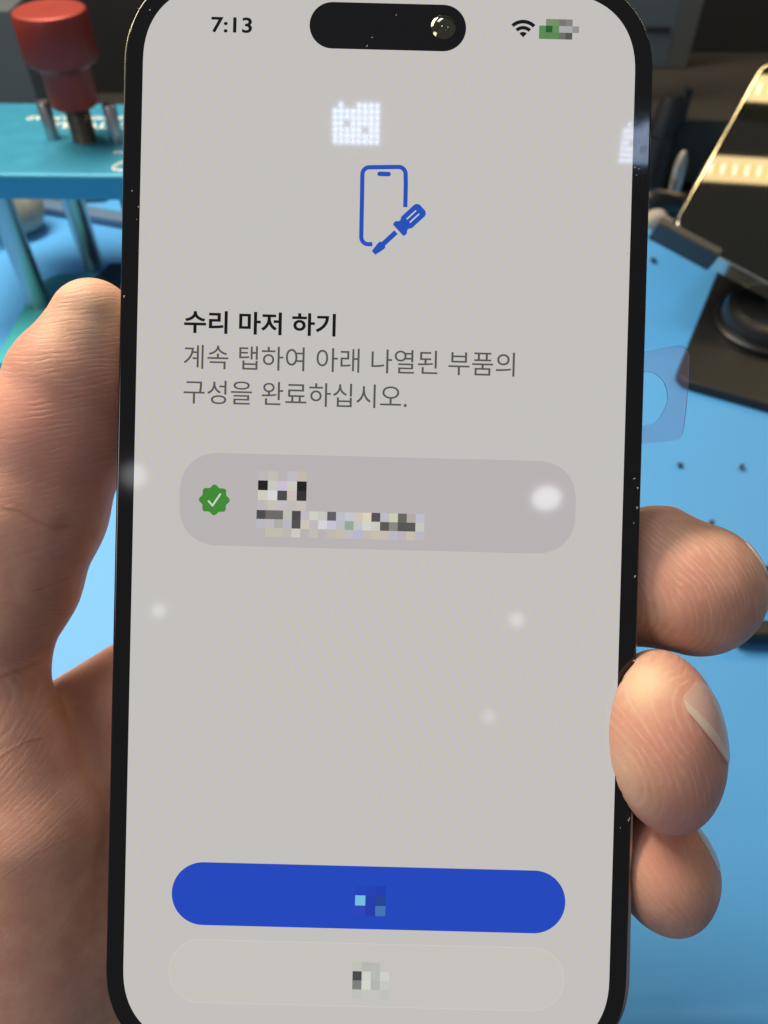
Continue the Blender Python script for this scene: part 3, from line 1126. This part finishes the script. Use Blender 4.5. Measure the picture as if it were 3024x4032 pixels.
for _ in range(2):
    g = grad(full_sdf, hw)
    d = full_sdf(hw)
    stp = (d / np.maximum((g * g).sum(1), 0.2))[:, None] * g
    ln = np.linalg.norm(stp, axis=1)[:, None]
    hw = hw - stp * np.minimum(1, 0.4 / np.maximum(ln, 1e-6))

# keep the biggest connected piece only
nV = len(hw)
lab = np.arange(nV)
e2 = np.vstack([faces[:, [0, 1]], faces[:, [1, 2]], faces[:, [2, 3]], faces[:, [3, 0]]])
for _ in range(400):
    m = np.minimum(lab[e2[:, 0]], lab[e2[:, 1]])
    new = lab.copy()
    np.minimum.at(new, e2[:, 0], m); np.minimum.at(new, e2[:, 1], m)
    new = new[new]
    if (new == lab).all(): break
    lab = new
u_, n_c = np.unique(lab, return_counts=True)
keep = lab == u_[n_c.argmax()]
remap = np.cumsum(keep) - 1
faces = remap[faces[keep[faces].all(1)]]
hw = hw[keep]

# ---- skin material driven by per-vertex pad coordinates
FR = []      # (centre, along, across, curvature, weight radius)
def frame(px, py, d, ang, curv, rad):
    """ridge lines run at `ang` degrees on the skin (image sense, clockwise from right)"""
    a = math.radians(ang)
    line = math.cos(a) * R_ - math.sin(a) * U_
    perp = math.sin(a) * R_ + math.cos(a) * U_
    FR.append((P(px, py, d), perp, line, curv, rad, P(*((150, 1900, 102) if px < 1500 and py < 2500 else (150, 3000, 104) if px < 1500 else (2700, 2300, 100) if py < 2560 else (2640, 2930, 98) if py < 3250 else (2620, 3480, 100)))))
frame(330, 1330, 103, -5, -0.030, 9)
frame(230, 1620, 102, -14, -0.030, 9)
frame(180, 1900, 102, -28, -0.01, 9)
frame(100, 2250, 103, -12, 0.0, 9)
frame(120, 2780, 103, -38, 0.0, 8)
frame(150, 3050, 103, -62, 0.0, 9)
frame(60, 3600, 103, -40, 0.0, 16)
frame(330, 2950, 112, -80, 0.0, 6)
frame(2650, 2250, 99, 48, 0.012, 7)
frame(2800, 2350, 99, 66, 0.012, 7)
frame(2560, 2900, 97, 52, 0.02, 7)
frame(2720, 3080, 99, 54, 0.01, 7)
frame(2620, 3480, 101, 42, 0.01, 8)
wsum = np.zeros(len(hw)); al = np.zeros(len(hw)); ac = np.zeros(len(hw))
for (c, pa, la, cu, rad, og) in FR:
    q = hw - c
    w = np.exp(-(q * q).sum(1) / (2 * rad * rad)) + 1e-9
    s, t = q @ pa, q @ la
    al += w * (s + cu * t * t + ((c - og) @ pa)); ac += w * (t + (c - og) @ la); wsum += w
al /= wsum; ac /= wsum
lin = np.zeros(len(hw))
for (px, py, d, rad, k) in ((300, 1330, 103, 9, 0.9), (230, 1600, 102, 9, 0.6), (150, 1900, 102, 9, 0.42), (110, 2300, 103, 9, 0.4), (130, 2800, 103, 9, 0.75), (180, 3080, 103, 8, 0.6), (2700, 2290, 101, 10, 1.0), (2640, 2950, 98, 10, 0.8), (2640, 3450, 101, 9, 0.55)):
    q = hw - P(px, py, d)
    lin = np.maximum(lin, k * np.exp(-(q * q).sum(1) / (2 * rad * rad)))
# redder flesh at the finger pads and joints
red = np.zeros(len(hw))
for (px, py, d, rad, k) in ((2660, 2310, 99, 7, 0.9), (2580, 2900, 97, 6, 0.8), (2690, 3130, 99, 5, 0.5), (2600, 3300, 100, 5, 0.8), (2650, 3500, 100, 6, 0.35), (300, 1650, 100, 7, 0.9), (250, 2050, 101, 8, 0.6), (40, 1500, 104, 6, 0.4),
                            (420, 1330, 104, 4, 0.5), (330, 2850, 112, 8, 0.7), (110, 2800, 102, 8, 0.4), (60, 3500, 102, 9, 0.3)):
    q = hw - P(px, py, d)
    red += k * np.exp(-(q * q).sum(1) / (2 * rad * rad))
red = np.clip(red, 0, 1)
pal = np.zeros(len(hw))
for (px, py, d, rad, k) in ((2520, 2690, 98, 2.6, 1.0), (2470, 3150, 99, 2.6, 0.5), (2530, 2450, 101, 3.5, 0.5), (330, 1220, 103, 4.5, 0.5), (2460, 3000, 98, 2.5, 0.4)):
    q = hw - P(px, py, d)
    pal += k * np.exp(-(q * q).sum(1) / (2 * rad * rad))
pal = np.clip(pal, 0, 1)

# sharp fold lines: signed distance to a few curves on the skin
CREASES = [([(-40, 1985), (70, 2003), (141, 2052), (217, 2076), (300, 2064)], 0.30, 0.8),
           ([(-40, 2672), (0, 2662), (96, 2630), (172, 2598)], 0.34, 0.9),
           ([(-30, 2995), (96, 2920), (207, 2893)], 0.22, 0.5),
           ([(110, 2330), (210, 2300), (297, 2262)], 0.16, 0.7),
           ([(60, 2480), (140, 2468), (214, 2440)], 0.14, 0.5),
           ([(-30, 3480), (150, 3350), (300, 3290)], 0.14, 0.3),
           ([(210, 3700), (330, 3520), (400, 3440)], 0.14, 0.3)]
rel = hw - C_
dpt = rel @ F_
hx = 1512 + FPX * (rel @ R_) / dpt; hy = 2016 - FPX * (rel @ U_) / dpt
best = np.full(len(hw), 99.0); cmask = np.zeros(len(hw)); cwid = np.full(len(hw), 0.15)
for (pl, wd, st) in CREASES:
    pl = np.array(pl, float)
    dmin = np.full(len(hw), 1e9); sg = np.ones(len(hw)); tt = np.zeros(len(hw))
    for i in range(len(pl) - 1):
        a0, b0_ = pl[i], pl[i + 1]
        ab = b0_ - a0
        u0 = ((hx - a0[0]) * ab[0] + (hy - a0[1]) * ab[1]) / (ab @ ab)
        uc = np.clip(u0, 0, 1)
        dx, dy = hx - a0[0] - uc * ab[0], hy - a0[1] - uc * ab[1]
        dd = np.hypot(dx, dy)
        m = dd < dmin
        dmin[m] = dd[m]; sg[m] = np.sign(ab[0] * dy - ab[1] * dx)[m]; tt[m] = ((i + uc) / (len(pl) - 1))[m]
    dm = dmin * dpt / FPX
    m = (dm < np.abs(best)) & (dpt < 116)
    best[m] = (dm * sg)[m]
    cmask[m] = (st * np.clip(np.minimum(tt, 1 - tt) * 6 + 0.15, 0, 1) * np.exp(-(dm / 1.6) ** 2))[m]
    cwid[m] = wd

M_skin, nt, b = new_mat("skin")
N = nt.nodes; Lk = nt.links
def attr(n):
    a = N.new('ShaderNodeAttribute'); a.attribute_name = n; return a.outputs['Fac']
def math_(op, a, c=None, d=None):
    m = N.new('ShaderNodeMath'); m.operation = op
    for i, x in enumerate((a, c, d)):
        if x is None: continue
        if isinstance(x, (int, float)): m.inputs[i].default_value = x
        else: Lk.new(x, m.inputs[i])
    return m.outputs[0]
def noise(vec, scale, detail=3, rough=0.5):
    n = N.new('ShaderNodeTexNoise'); n.inputs['Scale'].default_value = scale
    n.inputs['Detail'].default_value = detail; n.inputs['Roughness'].default_value = rough
    Lk.new(vec, n.inputs['Vector']); return n.outputs['Fac']
def comb(x, y, z=0.0):
    c = N.new('ShaderNodeCombineXYZ')
    for i, q in enumerate((x, y, z)):
        if isinstance(q, (int, float)): c.inputs[i].default_value = q
        else: Lk.new(q, c.inputs[i])
    return c.outputs[0]
def mixc(f, c1, c2):
    m = N.new('ShaderNodeMix'); m.data_type = 'RGBA'
    Lk.new(f, m.inputs[0])
    for i, c in ((6, c1), (7, c2)):
        if isinstance(c, tuple): m.inputs[i].default_value = (*c, 1)
        else: Lk.new(c, m.inputs[i])
    return m.outputs[2]
def rng_(f, a, c, d=0.0, e=1.0):
    m = N.new('ShaderNodeMapRange'); m.interpolation_type = 'SMOOTHSTEP'
    Lk.new(f, m.inputs[0])
    for i, q in enumerate((a, c, d, e)): m.inputs[i + 1].default_value = q
    return m.outputs[0]
A, B_ = attr("ridge_along"), attr("ridge_across")
obj_c = N.new('ShaderNodeTexCoord').outputs['Object']
wob = noise(comb(math_('MULTIPLY', A, 0.35), math_('MULTIPLY', B_, 0.22)), 1.0, 2)
ph = math_('ADD', math_('MULTIPLY', A, 2 * math.pi / 0.74), math_('MULTIPLY', wob, 13.0))
sine = math_('MULTIPLY_ADD', math_('SINE', ph), 0.5, 0.5)
crisp = math_('POWER', sine, 2.2)
patch = rng_(noise(obj_c, 210, 3), 0.40, 0.62)
brk = rng_(noise(comb(math_('MULTIPLY', A, 1.1), math_('MULTIPLY', B_, 0.45)), 1.0, 3), 0.34, 0.60)
ridge = math_('MULTIPLY', math_('MULTIPLY', math_('MULTIPLY', crisp, brk), math_('MULTIPLY_ADD', patch, 0.55, 0.45)), attr('lines'))
# long fine wrinkles across the skin and a pore-scale grain
wr = noise(comb(math_('MULTIPLY', A, 1.35), math_('MULTIPLY', B_, 0.10)), 1.0, 4, 0.6)
wr2 = noise(comb(math_('MULTIPLY', A, 0.18), math_('MULTIPLY', B_, 0.95)), 1.0, 3, 0.6)
grain = noise(obj_c, 2600, 3)
hgt = math_('ADD', math_('MULTIPLY', ridge, 0.55), math_('MULTIPLY', math_('MULTIPLY', wr, 0.75), math_('MULTIPLY_ADD', attr('lines'), 0.75, 0.25)))
hgt = math_('ADD', hgt, math_('MULTIPLY', wr2, 0.25))
hgt = math_('ADD', hgt, math_('MULTIPLY', grain, 0.32))
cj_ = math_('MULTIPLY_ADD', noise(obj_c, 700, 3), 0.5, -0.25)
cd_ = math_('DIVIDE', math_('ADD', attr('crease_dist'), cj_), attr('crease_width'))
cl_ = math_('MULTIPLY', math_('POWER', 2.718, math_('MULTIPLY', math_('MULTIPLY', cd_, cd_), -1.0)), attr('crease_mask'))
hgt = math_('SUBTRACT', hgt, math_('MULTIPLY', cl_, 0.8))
bp = N.new('ShaderNodeBump'); bp.inputs['Strength'].default_value = 1.0; bp.inputs['Distance'].default_value = 0.095 * MM
Lk.new(hgt, bp.inputs['Height']); Lk.new(bp.outputs[0], b.inputs['Normal'])
mott = noise(obj_c, 130, 4, 0.6)
mott2 = noise(obj_c, 420, 3, 0.6)
base_c = mixc(rng_(mott, 0.3, 0.7), (0.52, 0.265, 0.18), (0.66, 0.39, 0.265))
base_c = mixc(math_('MULTIPLY', attr("flush"), 0.75), base_c, (0.60, 0.255, 0.19))
base_c = mixc(math_('MULTIPLY', attr("pale"), 0.8), base_c, (0.76, 0.56, 0.35))
base_c = mixc(math_('MULTIPLY', rng_(noise(obj_c, 75, 3, 0.55), 0.48, 0.68), 0.45), base_c, (0.58, 0.26, 0.20))
base_c = mixc(math_('MULTIPLY', rng_(mott2, 0.5, 0.72), 0.38), base_c, (0.56, 0.25, 0.19))
base_c = mixc(math_('MULTIPLY', ridge, 0.30), base_c, (0.82, 0.64, 0.52))
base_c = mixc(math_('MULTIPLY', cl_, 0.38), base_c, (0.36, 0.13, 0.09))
Lk.new(base_c, b.inputs['Base Color'])
setp(b, Roughness=0.56)
b.inputs['Specular IOR Level'].default_value = 0.33
b.inputs['Subsurface Weight'].default_value = 0.36
b.inputs['Subsurface Radius'].default_value = (1.0, 0.38, 0.2)
b.inputs['Subsurface Scale'].default_value = 1.3 * MM

hand_root = P(300, 3500, 125)
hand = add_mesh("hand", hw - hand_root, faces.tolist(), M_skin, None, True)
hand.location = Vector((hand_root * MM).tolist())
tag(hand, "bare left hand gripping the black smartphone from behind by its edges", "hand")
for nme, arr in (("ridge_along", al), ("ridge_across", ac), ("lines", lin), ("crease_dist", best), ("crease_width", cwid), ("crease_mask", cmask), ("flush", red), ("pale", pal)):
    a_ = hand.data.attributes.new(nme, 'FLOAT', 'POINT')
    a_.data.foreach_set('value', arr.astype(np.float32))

# ---- nails: thin curved plates laid on the finger backs
M_nail_edge = plain("nail_free_edge", (0.68, 0.53, 0.44), 0.4, var=0.1, scale=900)
M_nail = plain("nail", (0.64, 0.42, 0.35), 0.26, var=0.08, scale=300, bump=0.01, bscale=900)
M_nail.node_tree.nodes["Principled BSDF"].inputs['Subsurface Weight'].default_value = 0.15
M_nail.node_tree.nodes["Principled BSDF"].inputs['Subsurface Scale'].default_value = 0.001


def nail(c, tip_dir, out_dir, length, width, lift=0.22, nu=26, nv=22, free=0.35):
    """c: middle of the nail on the skin; runs along tip_dir, faces out_dir"""
    t = tip_dir / np.linalg.norm(tip_dir)
    o = out_dir - (out_dir @ t) * t; o /= np.linalg.norm(o)
    s = np.cross(t, o)
    pts = []
    for i in range(nu):
        for j in range(nv):
            a = -1 + 2 * i / (nu - 1); w = -1 + 2 * j / (nv - 1)
            # rounded-rectangle outline
            wx = w * width / 2 * (1 - 0.28 * max(0, abs(a) - 0.35) ** 2 / 0.42)
            ax2 = a * length / 2 * (1 - 0.16 * w * w)
            pts.append(c + t * ax2 + s * wx + o * 1.5)
    X = np.array(pts)
    for _ in range(30):
        g = grad(hand_sdf, X); g /= np.linalg.norm(g, axis=1)[:, None] + 1e-9
        X = X - g * np.clip(hand_sdf(X), -1, 1)[:, None] * 0.8
    g = grad(hand_sdf, X); g /= np.linalg.norm(g, axis=1)[:, None]
    af = np.repeat(np.linspace(-1, 1, nu), nv)
    topv = X + g * (lift + free * np.clip((af - 0.45) / 0.55, 0, 1) ** 2)[:, None]; botv = X - g * 0.5
    vs = np.vstack([topv, botv]); n = nu * nv; fs = []
    for i in range(nu - 1):
        for j in range(nv - 1):
            a = i * nv + j
            q = (a, a + 1, a + nv + 1, a + nv)
            fs.append(q[::-1]); fs.append(tuple(k + n for k in q))
    rim = [i * nv for i in range(nu)] + [(nu - 1) * nv + j for j in range(1, nv)] + [i * nv + nv - 1 for i in range(nu - 2, -1, -1)] + [j for j in range(nv - 2, 0, -1)]
    for i in range(len(rim)):
        a, b2 = rim[i], rim[(i + 1) % len(rim)]
        fs.append((a, b2, b2 + n, a + n))
    o_ = add_mesh("fingernail", vs, fs, M_nail, hand, True)
    shade_by_angle(o_.data)
    o_.data.materials.append(M_nail_edge)
    for k_, p_ in enumerate(o_.data.polygons):
        if p_.center and max(v_ % n for v_ in p_.vertices) // nv >= nu - 4:
            p_.material_index = 1
    return o_


def cdir(x, y, z):
    """direction in camera terms: right, up, towards the camera"""
    return x * R_ + y * U_ - z * F_


nail(P(2727, 2866, 99.5), cdir(-0.62, -0.47, 0.63), cdir(0.50, 0.37, 0.78), 5.4, 9.4, lift=0.12, free=0.2)
nail(P(2955, 2230, 106.5), cdir(-0.50, -0.20, 0.84), cdir(0.80, 0.45, 0.40), 4.6, 7.4, lift=0.12, free=0.12)
nail(P(2765, 3332, 107), cdir(-0.5, -0.2, 0.85), cdir(0.75, 0.55, 0.35), 6, 7.0, lift=0.08, free=0.0)
nail(P(205, 1290, 112), cdir(0.50, 0.86, 0.0), cdir(-0.80, 0.45, -0.42), 13, 12)
nail(P(2150, 1150, 125), cdir(0.2, 0.97, 0.0), cdir(0.1, 0, -1), 11, 10)

# ------------------------------------------------------------------ lamps of the place, seen as reflections
def mirror(p, c, n):
    return p - 2 * ((p - c) @ n) * n


def led_head(px, py, dv, w, h, label, nx_=8, ny_=7, power=36.0):
    """a small square LED work light whose mirror image in the phone glass is at that place"""
    virt = P(px, py, dv)
    pos = mirror(virt, PC, PN)
    aim = PC + 0 * PN
    # the lamp faces the phone
    hit = P(px, py, 102.2)
    z = hit - pos; z /= np.linalg.norm(z)
    x = PX - (PX @ z) * z; x /= np.linalg.norm(x)
    y = np.cross(z, x)
    rt = Matrix((x.tolist(), y.tolist(), z.tolist())).transposed()
    t_ = thing("work_light", pos, label, "lamp", "square work lights above the bench", rot=rt)
    MB().box((0, 0, -3.2), (w * 1.12, h * 1.12, 5), 0.6).build("housing", M_black, t_, local=True)
    leds = MB()
    for i in range(nx_):
        for j in range(ny_):
            if (j == 0 and i in (0, 2, 3)) or (i, j) in ((2, 3), (5, 4)):
                continue
            cx, cy = (i + 0.5) / nx_ - 0.5, (j + 0.5) / ny_ - 0.5
            r = 0.33 * w / nx_
            leds.lathe((cx * w, cy * h, -0.7), [(r, 0), (r, 0.25), (r * 0.8, 0.45)], 10)
    leds.build("led_grid", glow("led_white", (0.54, 0.69, 1.0), power), t_, local=True)
    return t_


led_head(1402, 487, 225, mmr(190, 225), mmr(150, 225), "square white LED work light straight above the phone's upper half")
led_head(2512, 563, 225, mmr(130, 225), mmr(150, 225), "square white LED work light mirrored at the phone's right border")


def ceiling_bulb(px, py, dv, r, power, label, wide=1.0):
    pos = mirror(P(px, py, dv), PC, PN)
    t_ = thing("ceiling_light", pos, label, "lamp", "round ceiling lights mirrored in the screen")
    MB().lathe((0, 0, 0), [(r * wide * math.cos(a) + 1e-3, r * math.sin(a)) for a in np.linspace(-1.5, 1.5, 12)], 24).build("globe", glow("warm_white_glow", (0.92, 0.95, 1.0), power), t_, True, local=True)
    MB().lathe((0, 0, r * 0.98), [(r * 0.5, 0), (r * 0.5, r * 0.4)], 20).build("cap", M_black, t_, True, local=True)


for px, py, dv, r, pw, lb in ((2152, 1962, 1700, 19, 9.0, "round ceiling light mirrored in the right end of the grey card"),
                              (625, 2405, 1700, 15, 5.0, "round ceiling light mirrored low on the left side of the screen"),
                              (2035, 2440, 1700, 15, 5.0, "round ceiling light mirrored right of centre below the card"),
                              (1925, 2822, 1700, 13, 3.5, "dim round ceiling light mirrored lowest on the screen"),
                              (530, 1872, 1700, 26, 4.5, "round ceiling light mirrored across the phone's left border")):
    ceiling_bulb(px, py, dv, r, pw, lb, 1.7 if "card" in lb and "end" in lb else 1.0)


def strip_light(pxa, pya, pxb, pyb, dv, label, n=42, width=19.0):
    a = mirror(P(pxa, pya, dv), Tc, nn); b2 = mirror(P(pxb, pyb, dv), Tc, nn)
    c = (a + b2) / 2
    x = (b2 - a) / np.linalg.norm(b2 - a)
    z = Tc - c; z -= (z @ x) * x; z /= np.linalg.norm(z)
    y = np.cross(z, x)
    L_ = np.linalg.norm(b2 - a)
    t_ = thing("strip_light", c, label, "lamp", "warm LED strips above the bench", rot=Matrix((x.tolist(), y.tolist(), z.tolist())).transposed())
    MB().box((0, 0, -3), (L_, width + 4, 4), 0.8).build("channel", M_black, t_, local=True)
    MB().box((0, 0, -0.7), (L_ - 2, width, 0.5)).build("diffuser", glow("warm_strip", (1.0, 0.74, 0.34), 19), t_, local=True)
    w_, o_ = MB(), MB()
    for i in range(n):
        (w_ if i % 2 == 0 else o_).box(((i + 0.5) / n * L_ - L_ / 2, 0, 0.1), (L_ / n * 0.6, width * 0.42, 0.6))
    w_.build("cool_leds", glow("led_cool", (1.0, 0.93, 0.66), 25), t_, local=True)
    o_.build("amber_leds", glow("led_amber", (1.0, 0.60, 0.16), 22), t_, local=True)


strip_light(2500, 645, 3500, 705, 620, "warm LED strip mirrored lower in the leaning phone's glass")
strip_light(2500, 320, 3500, 378, 620, "warm LED strip mirrored near the top of the leaning phone's glass")
